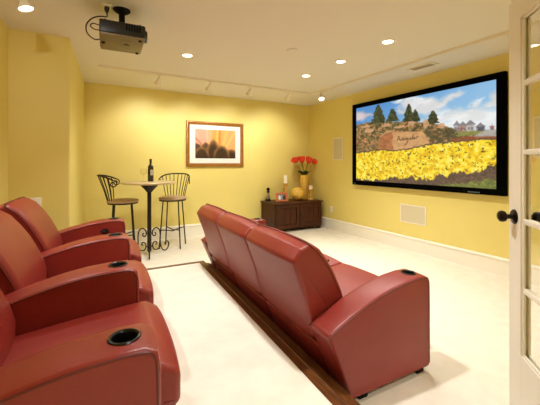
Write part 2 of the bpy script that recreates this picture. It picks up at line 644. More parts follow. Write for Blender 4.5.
# frame of four mitred boards
o_ = [(ty0, tz0), (ty1, tz0), (ty1, tz1), (ty0, tz1)]
i_ = [(sy0, sz0), (sy1, sz0), (sy1, sz1), (sy0, sz1)]
for k in range(4):
    l = (k + 1) % 4
    A, Bq, Cq, D = o_[k], o_[l], i_[l], i_[k]
    vs = [[bm.verts.new((x, p[0], p[1])) for p in (A, Bq, Cq, D)] for x in (-0.012, -0.075)]
    bm.faces.new(vs[0]); bm.faces.new(vs[1])
    for q in range(4):
        bm.faces.new((vs[0][q], vs[0][(q + 1) % 4], vs[1][(q + 1) % 4], vs[1][q]))
bmesh.ops.remove_doubles(bm, verts=bm.verts[:], dist=1e-5)
obj('screen_frame', bm, M['velvet'], sc_, smooth=False)
obj('back_panel', B(-0.06, -0.012, sy0 - 0.01, sy1 + 0.01, sz0 - 0.01, sz1 + 0.01), M['velvet'], sc_, smooth=False)
obj('wall_bracket', B(-0.012, 0, -0.8, 0.8, -0.25, 0.25), M['matte'], sc_, smooth=False)
bm = bmesh.new()
xx = -0.76
for w in (0.016, 0.010, 0.014, 0.008, 0.013, 0.010, 0.006, 0.012):   # worn, unreadable lettering
    box(bm, -0.0765, -0.075, xx - w, xx, -0.662, -0.648)
    xx -= w + 0.006
obj('badge', bm, M['badge'], sc_, smooth=False)
obj('badge', B(-0.0765, -0.075, 1.085, 1.125, -0.655, -0.648), M['badge'], sc_, smooth=False)


def screen_image(nu, nv):
    u = np.linspace(0, 1, nu + 1); v = np.linspace(0, 1, nv + 1)
    U, V = np.meshgrid(u, v)
    ASP = 1.778
    X = U * ASP
    img = np.zeros(U.shape + (3,)) + np.array((78, 142, 205.))
    img = blend(img, sstep(U * 0.8 + V * 0.9, 0.1, 0.9) * 0.85, (150, 196, 228))
    cn = fbm(X * 6, V * 9, 3, 5)
    def cloud(pts, soft, rgb=(240, 240, 240), thr=0.22):
        nonlocal img
        wob = (fbm(X * 9, V * 14, 11, 4) - 0.5) * 0.10
        m = inside(U + wob * 0.5, V + wob, pts, soft) * sstep(cn, thr - 0.15, thr + 0.15)
        sh = sstep(fbm(X * 5 + 3, V * 12, 21, 4), 0.35, 0.7)
        col = np.asarray(rgb, float)[None, None] * (1 - 0.09 * (1 - sh[..., None])) 
        img = blend(img, m, col)
    for pts, soft, rgb in SKY: cloud(pts, soft, rgb)
    img = blend(img, sstep(V, 0.18, 0.42) * sstep(U, 0.35, 0.75) * 0.55, (234, 240, 242))
    # hillside
    hill = np.interp(U, *zip(*HILL)) + (fbm(U * 40, U * 0 + 3, 5, 3) - 0.5) * 0.035
    hm = sstep(V - hill, -0.006, 0.006)
    n1, n2, n3 = fbm(X * 22, V * 42, 31, 4), fbm(X * 16, V * 30, 41, 4), fbm(X * 40, V * 60, 51, 3)
    g = np.zeros(img.shape) + np.array((150, 112, 70.))
    g = blend(g, sstep(n1, 0.46, 0.58), (96, 94, 52))
    g = blend(g, sstep(n2, 0.55, 0.66), (190, 130, 84))
    g = blend(g, sstep(n3, 0.54, 0.68) * 0.85, (62, 54, 32))
    g = blend(g, sstep(n3, 0.36, 0.24) * 0.7, (214, 176, 132))
    img = blend(img, hm, g)
    # far houses, lawn, road and red shrubs on the right
    for x0, y0, x1, y1, rgb in HOUSES:
        ym = y0 + (y1 - y0) * 0.42
        img = blend(img, inside(U, V, [(x0, y1), (x0, ym), (x1, ym), (x1, y1)], 0.004) * (0.6 + 0.4 * sstep(n3, 0.4, 0.6)), rgb)
        img = blend(img, inside(U, V, [(x0 - 0.006, ym), (x0 + 0.01, y0 + 0.02), ((x0 + x1) / 2, y0), (x1 - 0.008, y0 + 0.025), (x1 + 0.006, ym)], 0.004) * 0.85, (112, 108, 112))
        for q in (0.25, 0.6):
            img = blend(img, inside(U, V, [(x0 + (x1 - x0) * q, ym + 0.02), (x0 + (x1 - x0) * (q + 0.2), ym + 0.02), (x0 + (x1 - x0) * (q + 0.2), ym + 0.045), (x0 + (x1 - x0) * q, ym + 0.045)], 0.003) * 0.6, (70, 66, 70))
    for pts, rgb in FLATS:
        img = blend(img, inside(U, V, pts, 0.006) * (0.7 + 0.3 * sstep(n3, 0.35, 0.6)), rgb)
    # conifers
    for ax, ay, bx, by, hw in TREES:
        t = np.clip((V - ay) / (by - ay), 0, 1)
        w = hw * (0.10 + 1.05 * t ** 0.8) * (0.62 + 0.85 * fbm(V * 46 + ax * 100, V * 0 + U * 34, 61, 3))
        m = sstep(np.abs(U - ax - (bx - ax) * t) - w, 0.004, -0.004) * (V > ay) * (V < by)
        dk = sstep(fbm(X * 50, V * 50, 71, 3), 0.35, 0.7)[..., None]
        img = blend(img, m, np.array((30, 40, 24.)) * (1 - dk) + np.array((74, 82, 46.)) * dk)
    # carved boulder
    sw_ = (fbm(X * 18, V * 26, 77, 3) - 0.5) * 0.09
    img = blend(img, inside(U + sw_ * 0.6, V + sw_, SHRUB, 0.012) * 0.85 * sstep(n1, 0.32, 0.5), np.array((70, 66, 42.)) * (0.5 + 1.1 * n3[..., None]))
    rocks = ((0.60, 0.325, 0.022, 0.05), (0.50, 0.30, 0.03, 0.022), (0.30, 0.285, 0.05, 0.02), (0.14, 0.33, 0.05, 0.03), (0.70, 0.37, 0.02, 0.03), (0.40, 0.33, 0.045, 0.02), (0.10, 0.27, 0.04, 0.02))
    for cx, cy, rx, ry in rocks:
        d_ = np.hypot((U - cx) / rx, (V - cy) / ry) + (n3 - 0.5) * 0.8
        img = blend(img, sstep(d_, 1.05, 0.85) * 0.85, (208, 160, 118))
    rk = inside(U, V, ROCK, 0.005)
    rcol = np.array((206, 156, 104.)) * (0.82 + 0.30 * fbm(X * 14, V * 26, 81, 4)[..., None])
    rl = inside(U, V, ROCK_L, 0.006)[..., None]
    rcol = rcol * (1 - rl) + rl * np.array((172, 108, 66.)) * (0.72 + 0.5 * n1[..., None])
    img = blend(img, rk, rcol)
    for pts in SCRIPT:
        img = blend(img, line(X, V, [(a * ASP, b) for a, b in pts], 0.0058) * 0.72, (88, 58, 38))
    # flower bed over mulch
    top = np.interp(U, *zip(*FTOP)) + (fbm(U * 60, U * 0 + 9, 91, 2) - 0.5) * 0.025
    bot = np.interp(U, *zip(*FBOT)) + (fbm(U * 34, U * 0 + 1, 95, 3) - 0.5) * 0.09
    mul = np.array((92, 70, 54.)) * (0.55 + 0.9 * fbm(X * 60, V * 90, 101, 3)[..., None])
    img = blend(img, sstep(V - (top - 0.015), -0.004, 0.006), mul)
    grass = np.array((112, 120, 52.)) * (0.6 + 0.8 * fbm(X * 50, V * 60, 111, 3)[..., None])
    gl = np.interp(U, [0.55, 0.72, 0.86, 1.0], [1.05, 0.985, 0.945, 0.90]) + (n1 - 0.5) * 0.08
    img = blend(img, sstep(V - gl, -0.012, 0.02), grass)
    fm = sstep(V - top, -0.006, 0.006) * sstep(bot - V, -0.008, 0.008)
    fl = fbm(X * 30, V * 34, 121, 4)
    fc = np.zeros(img.shape) + np.array((250, 218, 40.))
    fc = blend(fc, sstep(fl, 0.50, 0.34), (226, 178, 20))
    fc = blend(fc, sstep(fl, 0.56, 0.72), (255, 238, 110))
    gaps = sstep(fbm(X * 46, V * 58, 131, 3), 0.36, 0.25)
    fc = blend(fc, gaps * 0.85, (86, 70, 20))
    img = blend(img, fm, fc)
    return img

SKY = [
    ([(0.42, 0.056), (0.475, 0.013), (0.563, 0.019), (0.639, 0.043), (0.678, 0.088), (0.734, 0.074), (0.77, 0.034), (0.793, 0.022), (0.832, 0.061), (0.793, 0.093), (0.758, 0.143), (0.721, 0.175), (0.671, 0.224), (0.598, 0.226), (0.45, 0.186)], 0.03, (236, 236, 238)),
    ([(0.549, 0.319), (0.632, 0.248), (0.728, 0.244), (0.816, 0.221), (0.907, 0.22), (0.957, 0.257), (1.02, 0.26), (1.02, 0.455), (0.87, 0.45), (0.657, 0.39)], 0.04, (236, 238, 238)),
    ([(0.671, 0.214), (0.734, 0.199), (0.804, 0.207), (0.77, 0.249), (0.697, 0.263)], 0.03, (228, 236, 240)),
    ([(0.842, 0.19), (0.87, 0.157), (0.902, 0.138), (0.929, 0.130), (0.917, 0.179), (0.891, 0.214)], 0.02, (232, 234, 236)),
    ([(0.922, 0.224), (0.957, 0.165), (0.967, 0.121), (1.02, 0.11), (1.02, 0.235), (0.962, 0.241)], 0.02, (226, 230, 232)),
    ([(-0.02, 0.04), (0.085, 0.071), (0.175, 0.117), (0.155, 0.156), (0.064, 0.168), (-0.02, 0.172)], 0.03, (214, 200, 206)),
    ([(0.346, 0.022), (0.396, -0.01), (0.464, -0.01), (0.436, 0.049), (0.388, 0.059)], 0.02, (226, 228, 232)),
    ([(0.372, 0.115), (0.428, 0.106), (0.452, 0.159), (0.396, 0.169)], 0.02, (216, 220, 226)),
]
HILL = [(0.0, 0.234), (0.146, 0.219), (0.277, 0.242), (0.452, 0.265), (0.563, 0.3), (0.645, 0.327), (0.758, 0.401), (0.799, 0.428), (0.87, 0.454), (1.005, 0.471)]
TREES = [(0.22, 0.011, 0.22, 0.25, 0.059), (0.345, 0.094, 0.345, 0.25, 0.048), (0.477, 0.072, 0.475, 0.28, 0.040), (0.524, 0.148, 0.527, 0.291, 0.031), (0.646, 0.193, 0.645, 0.337, 0.038)]
HOUSES = [(0.775, 0.332, 0.81, 0.445, (150, 140, 140)), (0.804, 0.348, 0.849, 0.451, (160, 112, 96)), (0.843, 0.342, 0.891, 0.458, (168, 158, 152)), (0.897, 0.377, 0.942, 0.466, (84, 84, 92)), (0.967, 0.395, 0.986, 0.459, (166, 92, 78))]
FLATS = [
    ([(0.758, 0.444), (0.87, 0.45), (0.937, 0.46), (0.912, 0.49), (0.777, 0.492)], (134, 138, 72)),
    ([(0.892, 0.495), (0.942, 0.456), (1.02, 0.453), (1.02, 0.526), (0.86, 0.518)], (176, 170, 164)),
    ([(0.758, 0.514), (0.827, 0.497), (0.922, 0.51), (1.02, 0.521), (1.02, 0.572), (0.758, 0.565)], (140, 70, 42)),
]
ROCK = [(0.211, 0.578), (0.239, 0.439), (0.293, 0.355), (0.335, 0.355), (0.363, 0.381), (0.577, 0.408), (0.598, 0.451), (0.625, 0.541), (0.568, 0.575), (0.452, 0.617), (0.345, 0.634)]
ROCK_L = [(0.211, 0.578), (0.239, 0.439), (0.293, 0.381), (0.338, 0.377), (0.355, 0.441), (0.338, 0.501), (0.363, 0.613), (0.241, 0.618)]
SHRUB = [(0.591, 0.372), (0.645, 0.36), (0.697, 0.369), (0.758, 0.401), (0.804, 0.449), (0.787, 0.528), (0.645, 0.544), (0.618, 0.486)]
FTOP = [(0.0, 0.623), (0.231, 0.595), (0.388, 0.621), (0.54, 0.581), (0.652, 0.56), (0.816, 0.548), (1.005, 0.544)]
FBOT = [(0.0, 0.982), (0.181, 0.982), (0.353, 0.925), (0.452, 0.937), (0.58, 0.937), (0.701, 0.883), (0.751, 0.89), (0.877, 0.835), (1.005, 0.79)]
SCRIPT = [[(0.388, 0.488), (0.395, 0.44), (0.404, 0.448), (0.407, 0.474), (0.398, 0.471), (0.416, 0.492)], [(0.42, 0.489), (0.428, 0.469), (0.436, 0.468), (0.43, 0.487), (0.44, 0.49)], [(0.446, 0.486), (0.447, 0.469)], [(0.464, 0.467), (0.453, 0.475), (0.457, 0.487), (0.47, 0.48), (0.47, 0.468), (0.467, 0.514), (0.452, 0.548), (0.449, 0.541)], [(0.478, 0.488), (0.489, 0.466), (0.49, 0.487)], [(0.498, 0.488), (0.51, 0.436), (0.505, 0.484)], [(0.511, 0.48), (0.52, 0.465), (0.515, 0.484), (0.527, 0.475)], [(0.532, 0.482), (0.534, 0.462), (0.546, 0.462)]]
picture('screen_image', 400, 225, (-0.0605, sy1 + 0.002, sz1 + 0.002), (0, sy0 - sy1 - 0.004, 0), (0, 0, sz0 - sz1 - 0.004), screen_image(400, 225), painted('projected_image', 1.0, 0.6), sc_)

# ------------------------------------------------------------------ in-wall speakers, outlets
def wall_speaker(y0, y1, z0, z1, label):
    t = empty('wall_speaker', (XR, (y0 + y1) / 2, (z0 + z1) / 2))
    tag(t, label, 'speaker', 'flush speakers in the screen wall')
    w, h, b = (y1 - y0) / 2, (z1 - z0) / 2, 0.016
    bm = bmesh.new()
    for a in ((-w, w, h - b, h), (-w, w, -h, -h + b), (-w, -w + b, -h + b, h - b), (w - b, w, -h + b, h - b)):
        box(bm, -0.009, 0, *a)
    obj('bezel', bm, M['fixture'], t, smooth=False)
    obj('speaker_grille', B(-0.006, 0, -w + b, w - b, -h + b, h - b), M['grille'], t, smooth=False)

wall_speaker(4.425, 4.695, 1.30, 1.715, 'tall grey wall speaker grille between the screen and the room corner')
wall_speaker(1.31, 1.572, 1.30, 1.715, 'tall grey wall speaker grille seen through the glass door')
wall_speaker(2.775, 3.19, 0.388, 0.652, 'wide grey speaker grille low on the wall under the screen')


def outlet(name, loc, rot, label, cat, w=0.075, h=0.12, holes=((0.02, 0.008), (-0.02, 0.008)), single=False):
    t = empty(name, loc)
    t.rotation_euler = rot
    tag(t, label, cat)
    bm = bmesh.new()
    box(bm, -w / 2, w / 2, -0.006, 0.0, -h / 2, h / 2, bevel=0.002)
    obj('cover_plate', bm, M['plate'], t)
    if single:
        bm = bmesh.new()
        lathe(bm, [(0, 0), (0.008, 0), (0.008, 0.005), (0, 0.005)], 16, mtx=Matrix.Translation((0, -0.006, 0)) @ Matrix.Rotation(R(90), 4, 'X'))
        obj('jack', bm, M['slot'], t)
    else:
        for dz in (0.022, -0.022):
            f = obj('socket_face', B(-0.017, 0.017, -0.009, -0.006, dz - 0.014, dz + 0.014, bevel=0.002), M['plate'], t)
            bm = bmesh.new()
            for sx in (-0.007, 0.007):
                box(bm, sx - 0.0012, sx + 0.0012, -0.0095, -0.009, dz - 0.003, dz + 0.007)
            obj('slot', bm, M['slot'], f, smooth=False)

outlet('wall_outlet', (XR, 4.75, 0.375), (0, 0, R(-90)), 'white wall outlet near the floor beside the dark cabinet', 'outlet')
outlet('wall_jack_plate', (-0.452, 3.62, 0.862), (0, 0, 0), 'white wall plate with one dark jack above the red recliners', 'outlet', 0.085, 0.125, single=True)

# ------------------------------------------------------------------ framed picture
pw, ph = 1.055, 0.785
fp = empty('framed_picture', (1.922, YB, 1.577))
tag(fp, 'gold-framed flower picture with a white mat on the back wall', 'picture')
bm = bmesh.new()
prof = [(0, -0.004), (0, -0.030), (0.010, -0.036), (0.026, -0.032), (0.045, -0.024), (0.056, -0.022), (0.060, -0.014), (0.060, -0.004)]
rings = []
for sx, sz in ((-1, -1), (1, -1), (1, 1), (-1, 1)):
    rings.append([bm.verts.new((sx * (pw / 2 - a), y, sz * (ph / 2 - a))) for a, y in prof])
for k in range(4):
    a, b = rings[k], rings[(k + 1) % 4]
    for q in range(len(prof)):
        w = (q + 1) % len(prof)
        bm.faces.new((a[q], a[w], b[w], b[q]))
obj('picture_frame', bm, M['gold'], fp, angle=50)
obj('mat_board', B(-pw / 2 + 0.05, pw / 2 - 0.05, -0.014, -0.004, -ph / 2 + 0.05, ph / 2 - 0.05), M['mat'], fp, smooth=False)


def flower_art(nu, nv):
    u = np.linspace(0, 1, nu + 1); v = np.linspace(0, 1, nv + 1)
    U, V = np.meshgrid(u, v)
    n = fbm(U * 9, V * 9, 4, 4)
    im = np.zeros(U.shape + (3,)) + np.array((232, 158, 134.))
    im = blend(im, sstep(U, 0.25, 0.5) * 0.9, (236, 168, 84))
    im = blend(im, sstep(U, 0.62, 0.75) * 0.8, (240, 164, 112))
    # petals: long soft blades rising from the centre
    for x0, x1, hw, rgb in ((0.44, 0.48, 0.08, (214, 140, 66)), (0.50, 0.56, 0.05, (246, 190, 84)), (0.585, 0.60, 0.05, (176, 100, 44)), (0.66, 0.78, 0.05, (248, 196, 92)), (0.74, 0.99, 0.06, (246, 196, 104)), (0.30, 0.28, 0.03, (240, 186, 150)), (0.12, 0.02, 0.05, (226, 170, 150))):
        c_ = x1 + (x0 - x1) * V * 1.5
        im = blend(im, sstep(np.abs(U - c_ + (n - 0.5) * 0.05), hw, hw * 0.2) * 0.6, rgb)
    im = blend(im, line(U, V, [(0.0, 0.30), (0.10, 0.44), (0.22, 0.66)], 0.022) * 0.55, (150, 84, 60))
    f = fbm(U * 30, V * 24, 14, 3)
    im = blend(im, sstep(V + (n - 0.5) * 0.2, 0.66, 0.86), (70, 46, 28))
    # dark velvety flower centre: overlapping mounds, each with a paler furred rim
    def mound(cx, cy, rx, ry, pw=2.0, k=1.0):
        d = (np.abs((U - cx) / rx) ** pw + np.abs((V - cy) / ry) ** pw) ** (1 / pw) + (n - 0.5) * 0.14
        rim = sstep(d, 0.62, 0.98)[..., None]
        body = np.array((60, 40, 24.)) * (1 - rim) + np.array((134, 98, 56.)) * rim
        return blend(im, sstep(d, 1.12, 0.90) * k, body * (0.8 + 0.4 * f[..., None]))
    im = mound(0.25, 0.62, 0.10, 0.18, 1.5, k=0.8)
    im = mound(0.03, 0.66, 0.13, 0.18, 1.6, k=0.85)
    im = mound(0.44, 0.95, 0.20, 0.62, 1.5)
    im = mound(0.15, 0.98, 0.19, 0.36)
    im = mound(0.90, 1.04, 0.19, 0.36)
    im = mound(0.64, 0.97, 0.20, 0.42)
    im = blend(im, sstep(V, 0.84, 1.0) * 0.6, (52, 34, 20))
    return im

picture('print', 110, 76, (-0.372, -0.0145, 0.258), (0.744, 0, 0), (0, 0, -0.505), flower_art(110, 76), painted('printed_picture', None, 0.35), fp)

# ------------------------------------------------------------------ corner cabinet and what stands on it
CX0, CX1, CY0, CY1, CH = 2.80, 3.87, 4.88, 5.43, 0.535
cab = empty('low_cabinet', ((CX0 + CX1) / 2, (CY0 + CY1) / 2, 0))
tag(cab, 'low dark wood two-door cabinet in the far corner', 'cabinet')
hw, hd = (CX1 - CX0) / 2, (CY1 - CY0) / 2
bm = bmesh.new()
box(bm, -hw + 0.02, hw - 0.02, -hd + 0.03, hd - 0.005, 0.055, CH - 0.028)
obj('body', bm, M['walnut'], cab, smooth=False)
obj('cabinet_top', B(-hw, hw, -hd, hd, CH - 0.03, CH, bevel=0.004), M['walnut_h'], cab)
for sx in (-1, 1):
    for sy in (-1, 1):
        obj('foot', B(sx * (hw - 0.065) - 0.035, sx * (hw - 0.065) + 0.035, sy * (hd - 0.065) - 0.03, sy * (hd - 0.065) + 0.03, 0.001, 0.056, bevel=0.006), M['walnut'], cab)
for sx in (-1, 1):
    x0, x1 = (-hw + 0.035, -0.004) if sx < 0 else (0.004, hw - 0.035)
    yb, yf = -hd + 0.03, -hd + 0.006
    z0, z1, f = 0.075, CH - 0.04, 0.062
    bm = bmesh.new()
    for a in ((x0, x1, z1 - f, z1), (x0, x1, z0, z0 + f), (x0, x0 + f, z0 + f, z1 - f), (x1 - f, x1, z0 + f, z1 - f)):
        box(bm, a[0], a[1], yf, yb, a[2], a[3], bevel=0.002, seg=1)
    d = obj('cabinet_door', bm, M['walnut'], cab, smooth=False)
    bm = bmesh.new()
    n = 3
    w = (x1 - x0 - 2 * f) / n
    for k in range(n):
        box(bm, x0 + f + k * w + 0.002, x0 + f + (k + 1) * w - 0.002, yf + 0.015, yb, z0 + f, z1 - f, bevel=0.005, seg=1)
    obj('door_panel', bm, M['walnut'], d, smooth=False)
    bm = bmesh.new()
    lathe(bm, [(0, 0), (0.006, 0), (0.006, 0.012), (0.014, 0.018), (0.015, 0.024), (0.009, 0.030), (0, 0.031)], 18, mtx=Matrix.Translation((sx * 0.036, yf, 0.30)) @ Matrix.Rotation(R(90), 4, 'X'))
    obj('knob', bm, M['bronze'], d)


def candle_holder(x, y, hh, ch, cr, label):
    t = empty('candle_holder', (x, y, CH))
    tag(t, label, 'candle holder', 'candle holders on the cabinet')
    k = hh / 0.2
    prof = [(0, 0), (0.052, 0), (0.054, 0.012), (0.046, 0.022), (0.030, 0.034 * k), (0.022, 0.05 * k), (0.030, 0.064 * k), (0.022, 0.078 * k), (0.017, 0.11 * k), (0.024, 0.135 * k), (0.032, 0.15 * k), (0.020, 0.165 * k), (0.030, 0.18 * k), (0.046, 0.188 * k), (0.048, 0.2 * k), (0, 0.2 * k)]
    prof = [(a * 1.22, b) for a, b in prof]
    bm = bmesh.new(); lathe(bm, prof, 28)
    obj('stem', bm, M['yellowwood'], t)
    c = empty('pillar_candle', (x, y, CH + hh))
    bm = bmesh.new(); lathe(bm, [(0, 0), (cr, 0), (cr, ch - 0.004), (cr - 0.004, ch), (cr * 0.5, ch - 0.006), (0, ch - 0.007)], 24)
    obj('wax', bm, M['wax'], c)
    obj('wick', TB([(0, 0, ch - 0.008), (0.001, 0, ch + 0.010)], 0.0016, 6), M['slot'], c)
    return c

tag(candle_holder(3.265, 5.27, 0.325, 0.150, 0.036, 'taller ochre turned-wood candle holder behind the small orange photo frame'), 'tall white pillar candle standing on the taller candle holder', 'candle')
tag(candle_holder(3.735, 5.10, 0.205, 0.072, 0.036, 'shorter ochre turned-wood candle holder right of the yellow ball'), 'short white pillar candle on the shorter right-hand holder', 'candle')

bl = empty('decorative_ball', (3.43, 5.11, CH))
tag(bl, 'round mustard yellow ceramic ball on the dark cabinet', 'ornament')
bm = bmesh.new()
rb = 0.128
lathe(bm, [(0.0, 0.001)] + [(rb * math.sin(a) * 1.02, rb - rb * math.cos(a) * 0.985 ) for a in [PI * k / 20 for k in range(4, 20)]] + [(0, 2 * rb - 0.002)], 36)
obj('body', bm, M['yellow'], bl)
bm = bmesh.new(); lathe(bm, [(0.010, 0.0), (0.013, 0.003), (0.010, 0.006), (0.008, 0.001)], 16, (0, 0, 2 * rb - 0.006))
obj('opening', bm, M['yellowwood'], bl)

vs = empty('tall_vase', (3.69, 5.26, CH))
tag(vs, 'tall cylindrical mustard yellow vase holding red flowers', 'vase')
bm = bmesh.new()
lathe(bm, [(0, 0), (0.070, 0), (0.076, 0.01), (0.078, 0.46), (0.080, 0.475), (0.074, 0.480), (0.068, 0.472), (0.066, 0.02), (0, 0.02)], 36)
obj('body', bm, M['yellow'], vs)

heads = [(-0.215, -0.03, 0.685), (-0.135, 0.03, 0.695), (-0.07, -0.05, 0.685), (-0.01, 0.05, 0.715), (0.055, -0.06, 0.670), (0.115, 0.03, 0.705), (0.205, -0.02, 0.660)]
where = ['leftmost of the seven blooms', 'second bloom from the left', 'third bloom from the left', 'highest bloom in the middle', 'low bloom right of the middle', 'second bloom from the right', 'rightmost of the seven blooms']
for k, (hx, hy, hz) in enumerate(heads):
    t = empty('red_flower', (3.69, 5.26, CH + 0.34))
    tag(t, 'red tulip-like flower in the tall yellow vase, ' + where[k], 'flower', 'red flowers in the tall vase')
    bx, by = hx * 0.22, hy * 0.5
    path = catmull([(bx * 0.3, by * 0.3, -0.24), (bx, by, 0.10), (bx + (hx - bx) * 0.45, by + (hy - by) * 0.45, (hz - 0.30) * 0.68), (hx, hy, hz - 0.30)], 6)
    obj('stem', TB(path, 0.0042, 6), M['stem'], t)
    # bloom: five cupped petals
    bm = bmesh.new()
    ax = Vector((hx * 1.4, hy, 0.35)).normalized()
    q = Vector((0, 0, 1)).rotation_difference(ax).to_matrix().to_4x4()
    for p in range(6):
        a0 = 2 * PI * p / 6 + k
        rows = []
        for i in range(7):
            s = i / 6
            rad = 0.012 + 0.046 * math.sin(min(1.0, s * 1.15) * PI * 0.55) + (0.008 * s if p % 2 else 0)
            zz = 0.105 * s - 0.008
            wd = 0.62 * math.sin(PI * (0.12 + 0.80 * s)) + 0.06
            rows.append([bm.verts.new(((rad + 0.003 * (1 - (m / 2 - 1) ** 2)) * math.cos(a0 + wd * (m / 2 - 1)), (rad + 0.003 * (1 - (m / 2 - 1) ** 2)) * math.sin(a0 + wd * (m / 2 - 1)), zz)) for m in range(5)])
        for a, b in zip(rows[:-1], rows[1:]):
            for m in range(4):
                bm.faces.new((a[m], a[m + 1], b[m + 1], b[m]))
    bmesh.ops.transform(bm, matrix=Matrix.Translation((hx, hy, hz - 0.30)) @ q, verts=bm.verts[:])
    o = obj('bloom', bm, M['redpetal'], t)
    md = o.modifiers.new('thick', 'SOLIDIFY'); md.thickness = 0.002
    # three leaves fanning out at the vase rim
    for j in range(3):
        a0 = 2 * PI * (k / 7 + j / 3 * 0.9) + 0.3 * j
        bm = bmesh.new()
        rows = []
        L = 0.16 + 0.03 * ((k + j) % 3)
        for i in range(8):
            s = i / 7
            rr = 0.022 + L * 0.62 * s ** 1.15
            zz = 0.115 + L * (0.95 * s - 0.42 * s * s)
            ww = 0.032 * math.sin(PI * (0.08 + 0.9 * s))
            c_, s_ = math.cos(a0), math.sin(a0)
            rows.append([bm.verts.new((c_ * rr - s_ * w, s_ * rr + c_ * w, zz - abs(w) * 0.3)) for w in (-ww, 0, ww)])
        for a, b in zip(rows[:-1], rows[1:]):
            for m in range(2):
                bm.faces.new((a[m], a[m + 1], b[m + 1], b[m]))
        o = obj('leaf', bm, M['green'], t)
        md = o.modifiers.new('thick', 'SOLIDIFY'); md.thickness = 0.0015

# small orange photo frame
pf = empty('photo_frame', (3.08, 5.10, CH), R(-14))
tag(pf, 'small orange photo frame standing on the dark cabinet', 'photo frame')
TL = Matrix.Rotation(R(-12), 4, 'X')
bm = bmesh.new()
for a in ((-0.115, 0.115, 0.0, 0.032), (-0.115, 0.115, 0.135, 0.165), (-0.115, -0.078, 0.032, 0.135), (0.078, 0.115, 0.032, 0.135)):
    box(bm, a[0], a[1], -0.018, 0, a[2], a[3], bevel=0.002, seg=1)
bmesh.ops.transform(bm, matrix=TL, verts=bm.verts[:])
obj('frame_border', bm, M['orange'], pf)
u = np.linspace(0, 1, 25); v = np.linspace(0, 1, 17)
U, V = np.meshgrid(u, v)
im = np.zeros(U.shape + (3,)) + np.array((128, 116, 104.))
im = blend(im, sstep(fbm(U * 5, V * 4, 3, 3), 0.45, 0.6), (62, 60, 70))
for cx, cy, rx, ry, rgb in ((0.22, 0.62, 0.16, 0.5, (232, 226, 220)), (0.5, 0.55, 0.13, 0.5, (150, 160, 190)), (0.76, 0.62, 0.17, 0.5, (52, 46, 48)), (0.28, 0.2, 0.07, 0.13, (214, 168, 140)), (0.52, 0.16, 0.07, 0.13, (206, 156, 128)), (0.74, 0.2, 0.07, 0.13, (200, 150, 124))):
    im = blend(im, sstep(np.hypot((U - cx) / rx, (V - cy) / ry), 1.1, 0.85), rgb)
o = picture('photo_print', 24, 16, (-0.08, -0.010, 0.138), (0.16, 0, 0), (0, 0, -0.108), im, painted('snapshot', None, 0.3), pf)
o.data.transform(TL)
bm = bmesh.new(); box(bm, -0.10, 0.10, -0.008, -0.003, 0.01, 0.15); bmesh.ops.transform(bm, matrix=TL, verts=bm.verts[:])
obj('back_board', bm, M['matte'], pf, smooth=False)
obj('easel_leg', TB([(0, 0.020, 0.12), (0, 0.075, 0.004)], 0.004, 6), M['matte'], pf)

# slim ornament at the left end of the cabinet
fg = empty('figurine', (2.915, 5.33, CH))
tag(fg, 'slim dark figurine with a silver body at the left end of the cabinet', 'ornament')
bm = bmesh.new(); lathe(bm, [(0, 0), (0.050, 0), (0.052, 0.012), (0.040, 0.034), (0.0, 0.036)], 24)
obj('base', bm, M['matte'], fg)
bm = bmesh.new(); lathe(bm, [(0, 0.035), (0.036, 0.036), (0.034, 0.07), (0.024, 0.11), (0.020, 0.145), (0.016, 0.152), (0, 0.152)], 24)
obj('torso', bm, M['silver'], fg)
bm = bmesh.new(); lathe(bm, [(0, 0.148), (0.020, 0.150), (0.030, 0.165), (0.026, 0.180), (0.015, 0.186), (0.028, 0.200), (0.034, 0.218), (0.026, 0.238), (0.010, 0.247), (0, 0.248)], 24)
obj('head', bm, M['matte'], fg)

# ------------------------------------------------------------------ bistro table and stools
TX, TY, TZ = 0.682, 4.62, 0.994
bt = empty('bar_table', (TX, TY, 0), R(0))
tag(bt, 'tall round bar table with beige top on scrolled iron pedestal', 'table')
bm = bmesh.new()
lathe(bm, [(0, -0.032), (0.33, -0.032), (0.352, -0.024), (0.358, -0.012), (0.352, -0.003), (0.343, 0.0), (0, 0.0)], 56, (0, 0, TZ))
obj('tabletop', bm, M['stone'], bt)
bm = bmesh.new()
lathe(bm, [(0, -0.034), (0.115, -0.034), (0.118, -0.048), (0.06, -0.11), (0.032, -0.145), (0.0, -0.145)], 32, (0, 0, TZ))
obj('top_bracket', bm, M['iron'], bt)
bm = bmesh.new(); lathe(bm, [(0, 0.028), (0.012, 0.030), (0.027, 0.05), (0.027, TZ - 0.13), (0, TZ - 0.13)], 24)
obj('pole', bm, M['iron'], bt)
for k in range(3):
    mt = Matrix.Rotation(R(22 + 120 * k), 4, 'Z')
    bm = bmesh.new()
    leg = [(0.082, 0.290), (0.098, 0.268), (0.085, 0.245), (0.058, 0.250), (0.045, 0.285), (0.058, 0.330), (0.105, 0.350), (0.150, 0.318), (0.166, 0.24), (0.166, 0.15), (0.178, 0.075), (0.212, 0.022), (0.262, 0.016), (0.298, 0.06), (0.298, 0.112), (0.268, 0.136), (0.240, 0.112), (0.250, 0.086)]
    pts = catmull([(r_, 0, z_) for r_, z_ in leg], 5)
    tube(bm, pts, 0.0085, 8)
    low = [(0.092, 0.118), (0.112, 0.135), (0.098, 0.160), (0.064, 0.152), (0.050, 0.112), (0.068, 0.062), (0.115, 0.048), (0.158, 0.075), (0.167, 0.12)]
    tube(bm, catmull([(r_, 0, z_) for r_, z_ in low], 5), 0.0075, 8)
    tube(bm, [(0.02, 0, 0.285), (0.048, 0, 0.288)], 0.007, 6)
    tube(bm, [(0.02, 0, 0.105), (0.054, 0, 0.110)], 0.007, 6)
    bmesh.ops.transform(bm, matrix=mt, verts=bm.verts[:])
    obj('scroll_leg', bm, M['iron'], bt)


